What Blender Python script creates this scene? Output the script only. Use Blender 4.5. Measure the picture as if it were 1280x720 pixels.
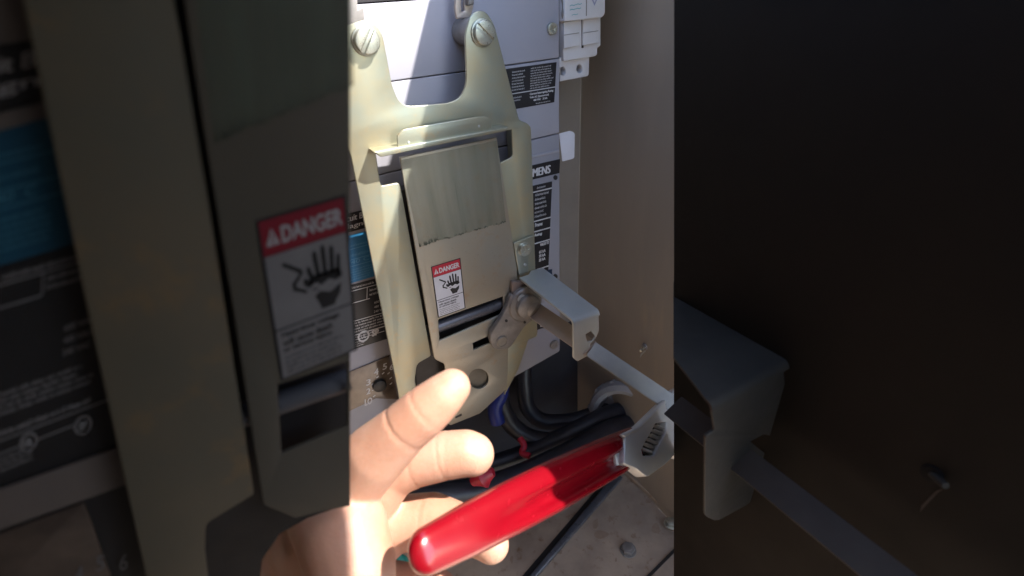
import bpy, bmesh, math, random
from mathutils import Vector, Matrix, noise as mn
R = math.radians
scene = bpy.context.scene
for o in list(bpy.data.objects): bpy.data.objects.remove(o)

# ------------------------------------------------------------------ camera
# x = along the breaker front (right), y = into the cabinet, z = up, metres.
f = 609.0
v1 = Vector((1300, -426, f)).normalized()
v2 = Vector((65, 1070, f)); dn = (v2 - v1 * v2.dot(v1)).normalized()
yi = v1.cross(dn).normalized()
if yi.z < 0: yi = -yi
M = Matrix((v1, yi, -dn))            # camera frame (right, down, forward) -> world
C = -(M @ Vector((0, 0, .45)))
rgt, dwn, fwd = M @ Vector((1, 0, 0)), M @ Vector((0, 1, 0)), M @ Vector((0, 0, 1))
cd = bpy.data.cameras.new('camera'); cam = bpy.data.objects.new('camera', cd)
scene.collection.objects.link(cam); scene.camera = cam
cd.sensor_width = 36; cd.lens = f / 1280 * 36; cd.clip_start = .01; cd.clip_end = 400
mw = Matrix.Identity(4)
for i in range(3):
    mw[i][0] = rgt[i]; mw[i][1] = -dwn[i]; mw[i][2] = -fwd[i]; mw[i][3] = C[i]
cam.matrix_world = mw
cd.dof.use_dof = True; cd.dof.focus_distance = .41; cd.dof.aperture_fstop = 6.5
scene.render.resolution_x = 1024; scene.render.resolution_y = 576

# ------------------------------------------------------------------ light
SUN = Vector((-.444, .478, -.758)).normalized()      # direction the sunlight travels
world = bpy.data.worlds.new('World'); scene.world = world; world.use_nodes = True
wn = world.node_tree; sky = wn.nodes.new('ShaderNodeTexSky'); sky.sky_type = 'NISHITA'
sky.sun_disc = False; sky.sun_elevation = math.asin(-SUN.z)
sky.sun_rotation = math.atan2(-SUN.x, -SUN.y)
wn.links.new(sky.outputs[0], wn.nodes['Background'].inputs[0])
wn.nodes['Background'].inputs[1].default_value = .15
sl = bpy.data.lights.new('sun', 'SUN'); sl.energy = 3.3; sl.angle = R(.8); sl.color = (1, .94, .86)
so = bpy.data.objects.new('sun', sl); scene.collection.objects.link(so)
so.rotation_euler = SUN.to_track_quat('-Z', 'Y').to_euler()
scene.view_settings.view_transform = 'Standard'; scene.view_settings.look = 'None'
scene.view_settings.exposure = 2.1; scene.view_settings.gamma = 1

# ------------------------------------------------------------------ placing
def ray(px, py): return M @ Vector(((px - 640) / f, (py - 360) / f, 1))
def W(px, py, d): return C + ray(px, py) * d
def onY(px, py, Y): r = ray(px, py); return C + r * ((Y - C.y) / r.y)
def onX(px, py, X): r = ray(px, py); return C + r * ((X - C.x) / r.x)
def onZ(px, py, Z): r = ray(px, py); return C + r * ((Z - C.z) / r.z)
class Plane:
    def __init__(s, o, ex, ey, n): s.o, s.ex, s.ey, s.n = Vector(o), Vector(ex).normalized(), Vector(ey).normalized(), Vector(n).normalized()
    def px(s, x, y):
        r = ray(x, y); t = (s.o - C).dot(s.n) / r.dot(s.n); p = C + r * t - s.o
        return p.dot(s.ex), p.dot(s.ey)
    def w(s, a, b, h=0): return s.o + s.ex * a + s.ey * b + s.n * h
def PY(Y): return Plane((0, Y, 0), (1, 0, 0), (0, 0, 1), (0, -1, 0))
def PZ(Z): return Plane((0, 0, Z), (1, 0, 0), (0, 1, 0), (0, 0, 1))
def PXm(X): return Plane((X, 0, 0), (0, -1, 0), (0, 0, 1), (-1, 0, 0))

# ------------------------------------------------------------------ objects
col = scene.collection
def add(name, me, mat=None, parent=None):
    o = bpy.data.objects.new(name, me); col.objects.link(o)
    if parent: o.parent = parent
    if mat is not None and me is not None: me.materials.clear(); me.materials.append(mat)
    return o
def thing(name, label, cat, loc=(0, 0, 0), group=None):
    o = add(name, None); o['label'] = label; o['category'] = cat; o.empty_display_size = .01
    if group: o['group'] = group
    return o
def tag(o, label, cat, group=None):
    o['label'] = label; o['category'] = cat
    if group: o['group'] = group
    return o
def struct(o): o['kind'] = 'structure'; return o
def stuff(o): o['kind'] = 'stuff'; return o
def rounded(pts, n=5):
    out = []; N = len(pts)
    for i, p in enumerate(pts):
        r = p[2] if len(p) > 2 else 0
        b = Vector(p[:2])
        if not r: out.append(b); continue
        a = Vector(pts[i - 1][:2]); c = Vector(pts[(i + 1) % N][:2])
        u = (a - b); w = (c - b); lu = min(r, u.length * .49); lw = min(r, w.length * .49)
        s = b + u.normalized() * lu; e = b + w.normalized() * lw
        for k in range(n + 1):
            t = k / n; out.append(s * (1 - t) ** 2 + b * 2 * t * (1 - t) + e * t * t)
    return out
def curve_mesh(outlines, thick, bev):
    cu = bpy.data.curves.new('c', 'CURVE'); cu.dimensions = '2D'; cu.fill_mode = 'BOTH'
    cu.extrude = max(thick / 2 - bev, 0); cu.bevel_depth = bev; cu.bevel_resolution = 2; cu.offset = -bev
    for pts in outlines:
        sp = cu.splines.new('POLY'); sp.points.add(len(pts) - 1)
        for i, p in enumerate(pts): sp.points[i].co = (p[0], p[1], 0, 1)
        sp.use_cyclic_u = True
    o = bpy.data.objects.new('c', cu); col.objects.link(o)
    me = bpy.data.meshes.new_from_object(o.evaluated_get(bpy.context.evaluated_depsgraph_get()))
    bpy.data.objects.remove(o); bpy.data.curves.remove(cu)
    return me
def finish(me, smooth=35):
    bm = bmesh.new(); bm.from_mesh(me); bmesh.ops.remove_doubles(bm, verts=bm.verts, dist=1e-6)
    bmesh.ops.recalc_face_normals(bm, faces=bm.faces); 
    for fc in bm.faces: fc.smooth = True
    for e in bm.edges:
        if len(e.link_faces) == 2 and e.calc_face_angle(0) > R(smooth): e.smooth = False
    bm.to_mesh(me); bm.free(); return me
def slab2(outlines, plane, thick, bev):
    """outlines in plane coordinates; front face lies on the plane, body goes behind it"""
    me = curve_mesh(outlines, thick, bev)
    for v in me.vertices: v.co = plane.w(v.co.x, v.co.y, v.co.z - thick / 2)
    return finish(me)
def slab(name, px_outlines, plane, thick, mat, parent=None, bev=.0004, smooth=35):
    outs = [[plane.px(p[0], p[1]) for p in rounded(o)] for o in px_outlines]
    o = add(name, slab2(outs, plane, thick, bev), mat, parent)
    return o
def circ(cx, cy, r, n=28, a0=0): return [(cx + r * math.cos(a0 + 2 * math.pi * k / n), cy + r * math.sin(a0 + 2 * math.pi * k / n)) for k in range(n)]
def ell(cx, cy, rx, ry, n=28): return [(cx + rx * math.cos(2 * math.pi * k / n), cy + ry * math.sin(2 * math.pi * k / n)) for k in range(n)]
def join(name, meshes, mat, parent=None):
    bm = bmesh.new()
    for m in meshes: bm.from_mesh(m)
    me = bpy.data.meshes.new(name); bm.to_mesh(me); bm.free()
    return add(name, me, mat, parent)
def tube(name, pts, rad, mat, parent=None, res=6, caps=True):
    """smooth tapered tube through world points; rad = number or list"""
    cu = bpy.data.curves.new('t', 'CURVE'); cu.dimensions = '3D'; cu.bevel_depth = 1; cu.bevel_resolution = res; cu.use_fill_caps = caps
    sp = cu.splines.new('BEZIER'); sp.bezier_points.add(len(pts) - 1); cu.resolution_u = 10
    for i, p in enumerate(pts):
        b = sp.bezier_points[i]; b.co = p; b.handle_left_type = b.handle_right_type = 'AUTO'
        b.radius = rad[i] if isinstance(rad, (list, tuple)) else rad
    o = bpy.data.objects.new('t', cu); col.objects.link(o)
    me = bpy.data.meshes.new_from_object(o.evaluated_get(bpy.context.evaluated_depsgraph_get()))
    bpy.data.objects.remove(o)
    return add(name, finish(me, 50), mat, parent)
def basis(n):
    n = Vector(n).normalized(); a = Vector((0, 0, 1)) if abs(n.z) < .9 else Vector((1, 0, 0))
    ex = a.cross(n).normalized(); return Plane((0, 0, 0), ex, n.cross(ex), n)
def lathe_mesh(center, axis, prof, n=32):
    """prof: list of (radius, height along axis)"""
    P = basis(axis); P.o = Vector(center); vs = []; fs = []
    for r, h in prof:
        for k in range(n): a = 2 * math.pi * k / n; vs.append(P.w(r * math.cos(a), r * math.sin(a), h))
    for i in range(len(prof) - 1):
        for k in range(n): fs.append((i * n + k, i * n + (k + 1) % n, (i + 1) * n + (k + 1) % n, (i + 1) * n + k))
    fs.append(tuple(range(n))); fs.append(tuple(range((len(prof) - 1) * n, len(prof) * n)))
    me = bpy.data.meshes.new('l'); me.from_pydata(vs, [], fs); return finish(me)

# ------------------------------------------------------------------ materials
def mat(name, c1, c2=None, rough=.5, metal=0, scale=30, bump=.0, bscale=900, detail=6, coat=0, sss=0, stretch=(1, 1, 1), c3=None, spots=0, alpha=None, rvar=.12, spec=.5):
    m = bpy.data.materials.new(name); m.use_nodes = True; nt = m.node_tree; N = nt.nodes; L = nt.links
    b = N['Principled BSDF']; b.inputs['Roughness'].default_value = rough; b.inputs['Metallic'].default_value = metal
    b.inputs['Coat Weight'].default_value = coat; b.inputs['Coat Roughness'].default_value = .12
    b.inputs['Specular IOR Level'].default_value = spec
    if sss:
        b.inputs['Subsurface Weight'].default_value = sss; b.inputs['Subsurface Radius'].default_value = (1, .35, .2); b.inputs['Subsurface Scale'].default_value = .004
    tc = N.new('ShaderNodeTexCoord'); mp = N.new('ShaderNodeMapping'); mp.inputs['Scale'].default_value = stretch
    L.new(tc.outputs['Object'], mp.inputs[0])
    def noise(s, d=6, r=.6):
        n = N.new('ShaderNodeTexNoise'); n.inputs['Scale'].default_value = s; n.inputs['Detail'].default_value = d; n.inputs['Roughness'].default_value = r
        L.new(mp.outputs[0], n.inputs['Vector']); return n.outputs['Fac']
    def ramp(src, a, bb, ca=(0, 0, 0, 1), cb=(1, 1, 1, 1)):
        r = N.new('ShaderNodeValToRGB'); r.color_ramp.elements[0].position = a; r.color_ramp.elements[1].position = bb
        r.color_ramp.elements[0].color = ca; r.color_ramp.elements[1].color = cb; L.new(src, r.inputs[0]); return r.outputs[0]
    def mix(fac, a, bb):
        x = N.new('ShaderNodeMix'); x.data_type = 'RGBA'
        L.new(fac, x.inputs[0])
        for i, v in ((6, a), (7, bb)):
            if isinstance(v, tuple): x.inputs[i].default_value = (*v[:3], 1)
            else: L.new(v, x.inputs[i])
        return x.outputs[2]
    c = c1
    if c2: c = mix(ramp(noise(scale, detail), .36, .64), c1, c2)
    if c3: c = mix(ramp(noise(scale * 3.1, 8, .7), .56, .7), c, c3)
    if spots: c = mix(ramp(noise(700, 3, .8), .70 - spots * .1, .78), c, (.06, .05, .04))
    if isinstance(c, tuple): b.inputs['Base Color'].default_value = (*c, 1)
    else: L.new(c, b.inputs['Base Color'])
    if rvar:
        mr = N.new('ShaderNodeMapRange'); mr.inputs[3].default_value = max(rough - rvar, .03); mr.inputs[4].default_value = min(rough + rvar, 1)
        L.new(noise(scale * 4 + 20, 5, .7), mr.inputs[0]); L.new(mr.outputs[0], b.inputs['Roughness'])
    if bump:
        bp = N.new('ShaderNodeBump'); bp.inputs['Strength'].default_value = bump; bp.inputs['Distance'].default_value = .0004
        L.new(noise(bscale, 5, .65), bp.inputs['Height']); L.new(bp.outputs[0], b.inputs['Normal'])
    return m
ZINC = mat('yellow_zinc', (.46, .41, .27), (.38, .41, .34), .34, .6, 22, .12, 500, c3=(.50, .41, .25), spots=.3)
ZINC2 = mat('yellow_zinc_slide', (.46, .41, .32), (.40, .39, .335), .40, .55, 18, .12, 700, c3=(.44, .35, .25), spots=.5)
STEEL = mat('zinc_steel', (.58, .59, .56), (.50, .53, .52), .32, .4, 25, .03, 250, rvar=.03)
ZSTEEL = mat('zinc_steel_foot', (.44, .43, .32), (.38, .40, .34), .32, .6, 40, .1, 600)
STEELT = mat('tan_steel', (.56, .46, .39), (.50, .43, .37), .4, .4, 60, .15, 900)
CAST = mat('die_cast', (.25, .235, .22), (.33, .31, .29), .5, .45, 90, .35, 1500)
SCREW = mat('screw_zinc', (.56, .55, .46), (.44, .46, .40), .3, .75, 160, .2, 1500)
GREY = mat('breaker_grey', (.39, .385, .43), (.36, .36, .41), .5, 0, 12, .12, 2200, rvar=.06)
GREY2 = mat('breaker_grey_lower', (.33, .33, .37), (.30, .30, .34), .5, 0, 12, .12, 2200, rvar=.06)
WHITE = mat('white_plastic', (.72, .71, .72), (.66, .65, .66), .42, 0, 30, .08, 1500)
STICK = mat('paper_sticker', (.78, .78, .84), (.74, .74, .80), .7, 0, 30)
BLACKL = mat('black_label', (.012, .012, .016), (.02, .02, .024), .35, 0, 50)
WPRINT = mat('white_print', (.62, .62, .64), None, .5, rvar=0)
BARST = mat('bar_steel', (.36, .35, .31), (.30, .30, .28), .40, .3, 60, .05, 500, rvar=.05)
BPRINT = mat('black_print', (.02, .02, .022), None, .5, rvar=0)
BLUEL = mat('blue_label', (.03, .20, .42), (.035, .23, .47), .4, 0, 40)
BLUEP = mat('blue_print', (.12, .36, .58), None, .5, rvar=0)
REDL = mat('red_label', (.52, .02, .045), (.46, .02, .04), .4, 0, 40)
WLAB = mat('white_label', (.70, .70, .74), (.64, .64, .68), .45, 0, 60)
DARK = mat('dark_plastic', (.018, .017, .018), (.03, .028, .028), .45, 0, 60)
CLEAR = mat('smoky_dial_cover', (.05, .035, .028), (.22, .17, .13), .12, 0, 28, 0, coat=.6)
DGREY = mat('dark_roller', (.10, .105, .12), (.15, .15, .17), .3, .3, 60)
WALLM = mat('cabinet_paint', (.42, .35, .275), (.35, .30, .24), .42, .15, 9, .25, 420, c3=(.42, .34, .25), stretch=(1, 1, .22))
BACKM = mat('back_panel_paint', (.34, .30, .26), (.29, .26, .23), .42, .2, 14, .2, 500)
FLOORM = mat('rusty_floor', (.52, .41, .31), (.38, .295, .225), .45, .1, 22, .3, 300, c3=(.27, .16, .09))
RUSTM = mat('rust_stain', (.38, .28, .20), (.34, .24, .17), .6, 0, 220)
RUBBER = mat('cable_black', (.012, .012, .017), (.02, .02, .03), .4, 0, 80, .3, 900)
BLUEC = mat('cable_blue', (.01, .02, .16), (.015, .03, .22), .4, 0, 80)
REDC = mat('tape_red', (.45, .01, .03), (.30, .01, .03), .4, 0, 120)
PLAST = mat('bushing_plastic', (.34, .33, .33), (.28, .27, .275), .45, 0, 60, .3, 700)
RGRIP = mat('red_vinyl_grip', (.19, .0012, .0062), (.165, .001, .0055), .26, 0, 20, .12, 130, coat=.5, rvar=.05)
CHROME = mat('wrench_steel', (.72, .70, .66), (.64, .62, .59), .32, .35, 14, .03, 250, rvar=.04)
GRNM = mat('green_wire', (.02, .22, .17), None, .5)
ORNM = mat('orange_wire', (.55, .12, .04), None, .5)
PLATE_DIM = mat('shade_dimmed_plate', (.044, .037, .026), (.033, .032, .025), .6, 0, 14, .1, 500, c3=(.060, .042, .023), spec=.12)  # dark copies of the mechanism materials, shade is put into the colours
SLIDE_DIM = mat('shade_dimmed_slide', (.030, .027, .022), (.026, .026, .022), .6, 0, 12, .1, 600, spec=.12)
DSTEEL = mat('shade_dimmed_steel', (.034, .032, .029), (.026, .025, .023), .5, .1, 40, .1, 500, spec=.2)
DSTEELB = mat('shade_dimmed_bar_steel', (.050, .043, .037), (.040, .034, .030), .6, 0, 40, .1, 500, spec=.2)
DSTEELT = mat('shade_dimmed_brown_steel', (.055, .045, .042), (.04, .037, .034), .6, 0, 40, spec=.2)
DGREYP = mat('shade_dimmed_breaker_grey', (.046, .040, .038), (.038, .034, .033), .6, 0, 20, spec=.1)
DBLACK = mat('shade_dimmed_black', (.006, .006, .007), (.009, .009, .010), .6, 0, 20, spec=.08)
DWHITE = mat('shade_dimmed_white_label', (.066, .066, .070), (.056, .056, .060), .7, 0, 50, spec=.1)  # label and print colours darkened for shade as well
DPRINT = mat('shade_dimmed_light_print', (.11, .11, .118), None, .7, rvar=0, spec=.1)
DRED = mat('shade_dimmed_red_label', (.066, .003, .008), (.058, .003, .007), .6, 0, 40, spec=.1)
DBLUE = mat('shade_dimmed_blue_label', (.003, .022, .042), (.003, .026, .048), .6, 0, 30, spec=.1)
DBPRINT = mat('shade_dimmed_blue_print', (.020, .075, .11), None, .6, rvar=0, spec=.1)
DPANEL = mat('shade_dimmed_brown_paint', (.0095, .0070, .0052), (.0075, .0058, .0045), .7, 0, 5, .1, 300, spec=.15)  # wall paint taken near black to carry shade
DPANEL2 = mat('shade_dimmed_edge_paint', (.005, .005, .006), (.007, .007, .008), .7, 0, 5, .1, 300, spec=.1)

# smear: translucent worn film with dark streaks and a ragged sooty lower edge (uses UV of its own sheet)
def smear_mat(name, film, dark, filmw=.55, spec=.5):
    m = bpy.data.materials.new(name); m.use_nodes = True; nt = m.node_tree; N = nt.nodes; L = nt.links; b = N['Principled BSDF']
    b.inputs['Roughness'].default_value = .5; b.inputs['Metallic'].default_value = .3 if spec > .3 else 0; b.inputs['Specular IOR Level'].default_value = spec
    uv = N.new('ShaderNodeUVMap'); sep = N.new('ShaderNodeSeparateXYZ'); L.new(uv.outputs[0], sep.inputs[0])
    def nz(sx, sy, det=4):
        mp = N.new('ShaderNodeMapping'); mp.inputs['Scale'].default_value = (sx, sy, 1); L.new(uv.outputs[0], mp.inputs[0])
        n = N.new('ShaderNodeTexNoise'); n.inputs['Scale'].default_value = 1; n.inputs['Detail'].default_value = det; L.new(mp.outputs[0], n.inputs['Vector']); return n.outputs['Fac']
    def math_(op, a, bb=None, c=None, clamp=False):
        x = N.new('ShaderNodeMath'); x.operation = op; x.use_clamp = clamp
        for i, v in enumerate((a, bb, c)):
            if v is None: continue
            if isinstance(v, (int, float)): x.inputs[i].default_value = v
            else: L.new(v, x.inputs[i])
        return x.outputs[0]
    def mr(v, a, bb, c=0., d=1.):
        x = N.new('ShaderNodeMapRange'); L.new(v, x.inputs[0]); x.inputs[1].default_value = a; x.inputs[2].default_value = bb; x.inputs[3].default_value = c; x.inputs[4].default_value = d; return x.outputs[0]
    v = sep.outputs[1]; u = sep.outputs[0]               # v: 0 bottom, 1 top
    fine = nz(55, 1.2, 3); broad = nz(7, .5, 2)
    e = math_('SUBTRACT', math_('SUBTRACT', v, math_('MULTIPLY', nz(7, 1), .08)), math_('MULTIPLY', nz(60, 3, 2), .035))
    streak = math_('MULTIPLY', mr(math_('SUBTRACT', fine, math_('MULTIPLY', v, .12)), .50, .62), mr(broad, .42, .60, .1, .75))
    line = math_('MULTIPLY', math_('MULTIPLY', mr(e, .050, .062), mr(e, .085, .066)), mr(nz(18, 2), .40, .55, .15, .9))
    soot = math_('MULTIPLY', math_('MULTIPLY', mr(u, .30, .16), mr(e, .13, .07)), mr(nz(30, 12), .38, .52))
    cutoff = mr(e, .050, .058)
    dk = math_('MAXIMUM', streak, math_('MAXIMUM', line, soot))
    mx = N.new('ShaderNodeMix'); mx.data_type = 'RGBA'; mx.inputs[6].default_value = (*film, 1); mx.inputs[7].default_value = (*dark, 1); L.new(dk, mx.inputs[0]); L.new(mx.outputs[2], b.inputs['Base Color'])
    a = math_('MULTIPLY', cutoff, math_('MAXIMUM', dk, mr(broad, .3, .7, filmw * .45, filmw)))
    L.new(a, b.inputs['Alpha'])
    return m
SMEAR = smear_mat('smeared_film', (.28, .31, .24), (.045, .052, .036), .55)
DSMEAR = smear_mat('shade_dimmed_smeared_film', (.036, .044, .034), (.008, .010, .007), .8, .1)  # copy of the smear with shade put into its colour

# ------------------------------------------------------------------ printing on flat frames
class Frame:
    """printed sheet: three pixel corners laid on a plane; u right, v down, w outward"""
    def __init__(s, plane, tl, tr, bl):
        s.p = plane
        A, B, D = (Vector(plane.px(*q)) for q in (tl, tr, bl)); s.a, s.b, s.d = A, B - A, D - A
    def w(s, u, v, h=0): q = s.a + s.b * u + s.d * v; return s.p.w(q.x, q.y, h)
def flat(name, fr, polys, h, mat_, parent=None, thick=.00012):
    vs = []; fs = []
    for P in polys:
        n = len(P); b = len(vs)
        for u, v in P: vs.append(fr.w(u, v, h))
        for u, v in P: vs.append(fr.w(u, v, h - thick))
        fs.append(tuple(range(b, b + n)))
        for k in range(n): fs.append((b + k, b + (k + 1) % n, b + n + (k + 1) % n, b + n + k))
    me = bpy.data.meshes.new(name); me.from_pydata(vs, [], fs)
    return add(name, finish(me), mat_, parent)
def rect(u0, v0, u1, v1): return [(u0, v0), (u1, v0), (u1, v1), (u0, v1)]
def lines(fr, rects, h, m, parent):
    for q in rects: flat('divider_line', fr, [q], h, m, parent)
def glyphs(text):
    cu = bpy.data.curves.new('f', 'FONT'); cu.body = text; cu.resolution_u = 3
    o = bpy.data.objects.new('f', cu); col.objects.link(o)
    me = bpy.data.meshes.new_from_object(o.evaluated_get(bpy.context.evaluated_depsgraph_get()))
    bpy.data.objects.remove(o); bpy.data.curves.remove(cu); return me
def text(name, fr, items, h, mat_, parent=None, bold=0):
    """items: (string, u0, v0, u1, v1) boxes the lettering fills"""
    bm = bmesh.new()
    for s, u0, v0, u1, v1 in items:
        me = glyphs(s)
        xs = [v.co.x for v in me.vertices]; ys = [v.co.y for v in me.vertices]
        x0, x1, y0, y1 = min(xs), max(xs), min(ys), max(ys)
        offs = [(0, 0)] + ([(bold, 0), (-bold, 0), (0, bold * .6), (0, -bold * .6)] if bold else [])
        for i, (dx, dy) in enumerate(offs):
            m2 = me.copy()
            for v in m2.vertices:
                u = u0 + (u1 - u0) * (v.co.x - x0) / (x1 - x0) + dx; w = v1 - (v1 - v0) * (v.co.y - y0) / (y1 - y0) + dy
                v.co = fr.w(u, w, h + i * .00001)
            bm.from_mesh(m2)
    me = bpy.data.meshes.new(name); bm.to_mesh(me); bm.free()
    return add(name, me, mat_, parent)
def fineprint(name, fr, u0, v0, u1, v1, rows, h, mat_, parent=None, seed=1, fill=.62, ragged=.25):
    """rows of tiny unreadable strokes standing for print too small to read"""
    rnd = random.Random(seed); P = []; dv = (v1 - v0) / rows
    for r in range(rows):
        u = u0; vv = v0 + r * dv; end = u1 - rnd.random() * ragged * (u1 - u0); ch = (u1 - u0) / 46
        while u < end:
            wl = rnd.randint(2, 8)
            for k in range(wl):
                if u > end: break
                a = vv + dv * (.12 if rnd.random() < .25 else .28); bb = vv + dv * (fill + .12)
                t = rnd.random()
                if t < .4: P.append(rect(u, a, u + ch * .45, bb))
                elif t < .7: P.append(rect(u, a + dv * .12, u + ch * .8, a + dv * .28)); P.append(rect(u, bb - dv * .14, u + ch * .7, bb))
                else: P.append(rect(u, (a + bb) / 2 - dv * .08, u + ch * .8, (a + bb) / 2 + dv * .1)); P.append(rect(u + ch * .3, a, u + ch * .55, bb))
                u += ch
            u += ch * .9
    o = flat(name, fr, P, h, mat_, parent, .00002); return o

def screw(name, px, plane, rpx, hgt, mat_, parent, kind='slot', ang=.6, washer=True):
    c = Vector(plane.px(*px)); e = Vector(plane.px(px[0] + rpx, px[1])); r = (e - c).length * .93
    ms = []
    pl = Plane(plane.w(0, 0, hgt * .3), plane.ex, plane.ey, plane.n)
    if washer: ms.append(slab2([circ(c.x, c.y, r * 1.14)], Plane(plane.w(0, 0, hgt * .28), plane.ex, plane.ey, plane.n), hgt * .28, .0003))
    ms.append(slab2([circ(c.x, c.y, r)], Plane(plane.w(0, 0, hgt * .72), plane.ex, plane.ey, plane.n), hgt * .6, .0001))
    top = Plane(plane.w(0, 0, hgt), plane.ex, plane.ey, plane.n)
    if kind == 'slot':
        for s in (0, math.pi):
            g = .14
            pts = []
            a0 = math.asin(g)
            for k in range(17):
                a = a0 + (math.pi - 2 * a0) * k / 16; x, y = r * math.cos(a), r * math.sin(a)
                aa = s + ang; pts.append((c.x + x * math.cos(aa) - y * math.sin(aa), c.y + x * math.sin(aa) + y * math.cos(aa)))
            ms.append(slab2([pts], top, hgt * .3, min(r * .1, hgt * .13)))
    else:
        w_ = r * .13; l_ = r * .62; cr = [(w_, w_), (w_, l_), (-w_, l_), (-w_, w_), (-l_, w_), (-l_, -w_), (-w_, -w_), (-w_, -l_), (w_, -l_), (w_, -w_), (l_, -w_), (l_, w_)]
        cr = [(c.x + x * math.cos(ang) - y * math.sin(ang), c.y + x * math.sin(ang) + y * math.cos(ang)) for x, y in cr]
        if kind == 'hexsocket': cr = circ(c.x, c.y, r * .5, 6, ang)
        ms.append(slab2([circ(c.x, c.y, r * .97), cr], top, hgt * .3, min(r * .05, hgt * .13)))
    return join(name, ms, mat_, parent)
def hexbolt(name, px, plane, rpx, hgt, mat_, parent=None):
    c = Vector(plane.px(*px)); e = Vector(plane.px(px[0] + rpx, px[1])); r = (e - c).length
    ms = [slab2([circ(c.x, c.y, r * 1.15)], Plane(plane.w(0, 0, hgt * .25), plane.ex, plane.ey, plane.n), hgt * .25, .0003),
          slab2([circ(c.x, c.y, r * .95, 6, .3)], Plane(plane.w(0, 0, hgt), plane.ex, plane.ey, plane.n), hgt * .75, .0007),
          slab2([circ(c.x, c.y, r * .55, 20)], Plane(plane.w(0, 0, hgt * 1.08), plane.ex, plane.ey, plane.n), hgt * .1, .0002)]
    return join(name, ms, mat_, parent)

# ================================================================== THE CABINET (setting)
XW, YB, ZF = .1433, .09, -.322
def box(name, a, b, mat_, parent=None, bev=.001):
    bm = bmesh.new(); bmesh.ops.create_cube(bm, size=1)
    a, b = Vector(a), Vector(b)
    for v in bm.verts: v.co = Vector(((a[i] + b[i]) / 2 + v.co[i] * (b[i] - a[i]) for i in range(3)))
    if bev: bmesh.ops.bevel(bm, geom=bm.edges, offset=bev, segments=2, affect='EDGES')
    me = bpy.data.meshes.new(name); bm.to_mesh(me); bm.free(); return add(name, finish(me), mat_, parent)
struct(box('side_wall', (XW, -.46, ZF - .01), (XW + .003, YB + .01, .338), WALLM))
struct(box('back_wall', (-.55, YB, ZF - .01), (XW - .0005, YB + .003, .338), BACKM))
fl = struct(box('cabinet_floor', (-.55, -.46, ZF - .003), (XW - .0005, YB - .0005, ZF), FLOORM))
struct(box('ground', (-60, -60, -1.32), (60, 60, -1.30), mat('gravel_ground', (.20, .17, .14), (.14, .12, .10), .9, 0, 3, .6, 60), bev=0))
# unseen roof and hood sheets, added with edges shaped to cast the shade lines
ZR = .34
def roof(name, pts, label):
    o = add(name, slab2([pts], PZ(ZR + .003), .003, .0006), WALLM); return struct(o)
roof('unseen_shade_roof', [(.0260, .10), (.0282, -.038), (.040, -.09), (.0535, -.185), (.056, -.25), (.085, -.325), (.148, -.345), (.148, .10)], '')
roof('unseen_shade_hood', [(-.56, .10), (-.145, .10), (-.125, -.18), (-.072, -.235), (-.050, -.309), (-.026, -.335), (-.0085, -.353), (-.002, -.375), (.0005, -.40), (.001, -.62), (-.56, -.62)], '')
struct(box('left_wall', (-.553, -.62, ZF - .01), (-.55, YB + .01, .338), WALLM))  # unseen wall, run forward past the cabinet to shade the left gear
struct(box('unseen_shade_wall', (-.56, -.632, -.30), (-.035, -.628, .338), WALLM))  # added unseen wall behind the camera, keeps sky off the left gear
# floor details
F = PZ(ZF)
ridge = thing('floor_ridge', 'dark folded seam running diagonally across the rusty cabinet floor beneath the red wrench', 'metal strip')
slab('ridge_strip', [[(660, 722), (668, 722), (778, 596), (770, 590)]], PZ(ZF + .006), .006, DGREY, ridge, .001)
slab('ridge_gap', [[(651, 722), (660, 722), (770, 590), (766, 588)]], PZ(ZF + .001), .001, DARK, ridge, 0)
e = slab('edge_flange', [[(776, 584), (790, 584), (860, 645), (860, 662)]], PZ(ZF + .008), .008, FLOORM, None, .002); tag(e, 'low folded flange along the foot of the right cabinet wall', 'metal strip')
e = slab('floor_groove', [[(806, 722), (812, 722), (850, 683), (850, 678)]], PZ(ZF + .0012), .0012, DARK, None, 0); tag(e, 'short dark groove in the floor at the bottom right of the cabinet', 'groove')
for p, r, l in (((785, 688), 9, 'big dull hex bolt in the rusty cabinet floor right of the red wrench grip'), ((718, 620), 8, 'dull hex bolt half hidden just below the red wrench grip'), ((838, 655), 7, 'small pale bolt on the floor flange at the right cabinet wall')):
    tag(hexbolt('floor_bolt', p, F if r != 7 else PZ(ZF + .008), r, .006, SCREW if r == 7 else CAST), l, 'bolt', 'bolts in the cabinet floor')
rnd = random.Random(4); st = []
for k, (x, y, s) in enumerate(((745, 655, 9), (752, 668, 7), (735, 645, 6), (700, 690, 4), (762, 650, 5), (820, 660, 6), (770, 700, 4), (812, 625, 5), (640, 700, 5))):
    pts = [(x + s * (0.6 + rnd.random()) * math.cos(a * .785) * (1 if k % 2 else .35), y + s * (0.5 + rnd.random() * .7) * math.sin(a * .785)) for a in range(8)]
    st.append(slab2([[F.px(*p) for p in rounded([(a, b, 3) for a, b in pts])]], PZ(ZF + .0006), .0005, 0))
stuff(tag(join('rust_stains', st, RUSTM), 'brown rust stains scattered over the grey cabinet floor', 'rust'))

e = slab('added_dark_sheet', [[(520, 500), (600, 455), (722, 400), (722, 560), (600, 620), (520, 640)]], PY(YB - .004), .004, mat('dark_blue_grey_sheet', (.050, .050, .060), (.038, .038, .046), .4, .1, 30, .1, 400), None, .0006)  # dark sheet laid over the back wall to darken it here
tag(e, 'dark blue grey sheet added over the back wall below the breaker', 'metal plate')
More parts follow.
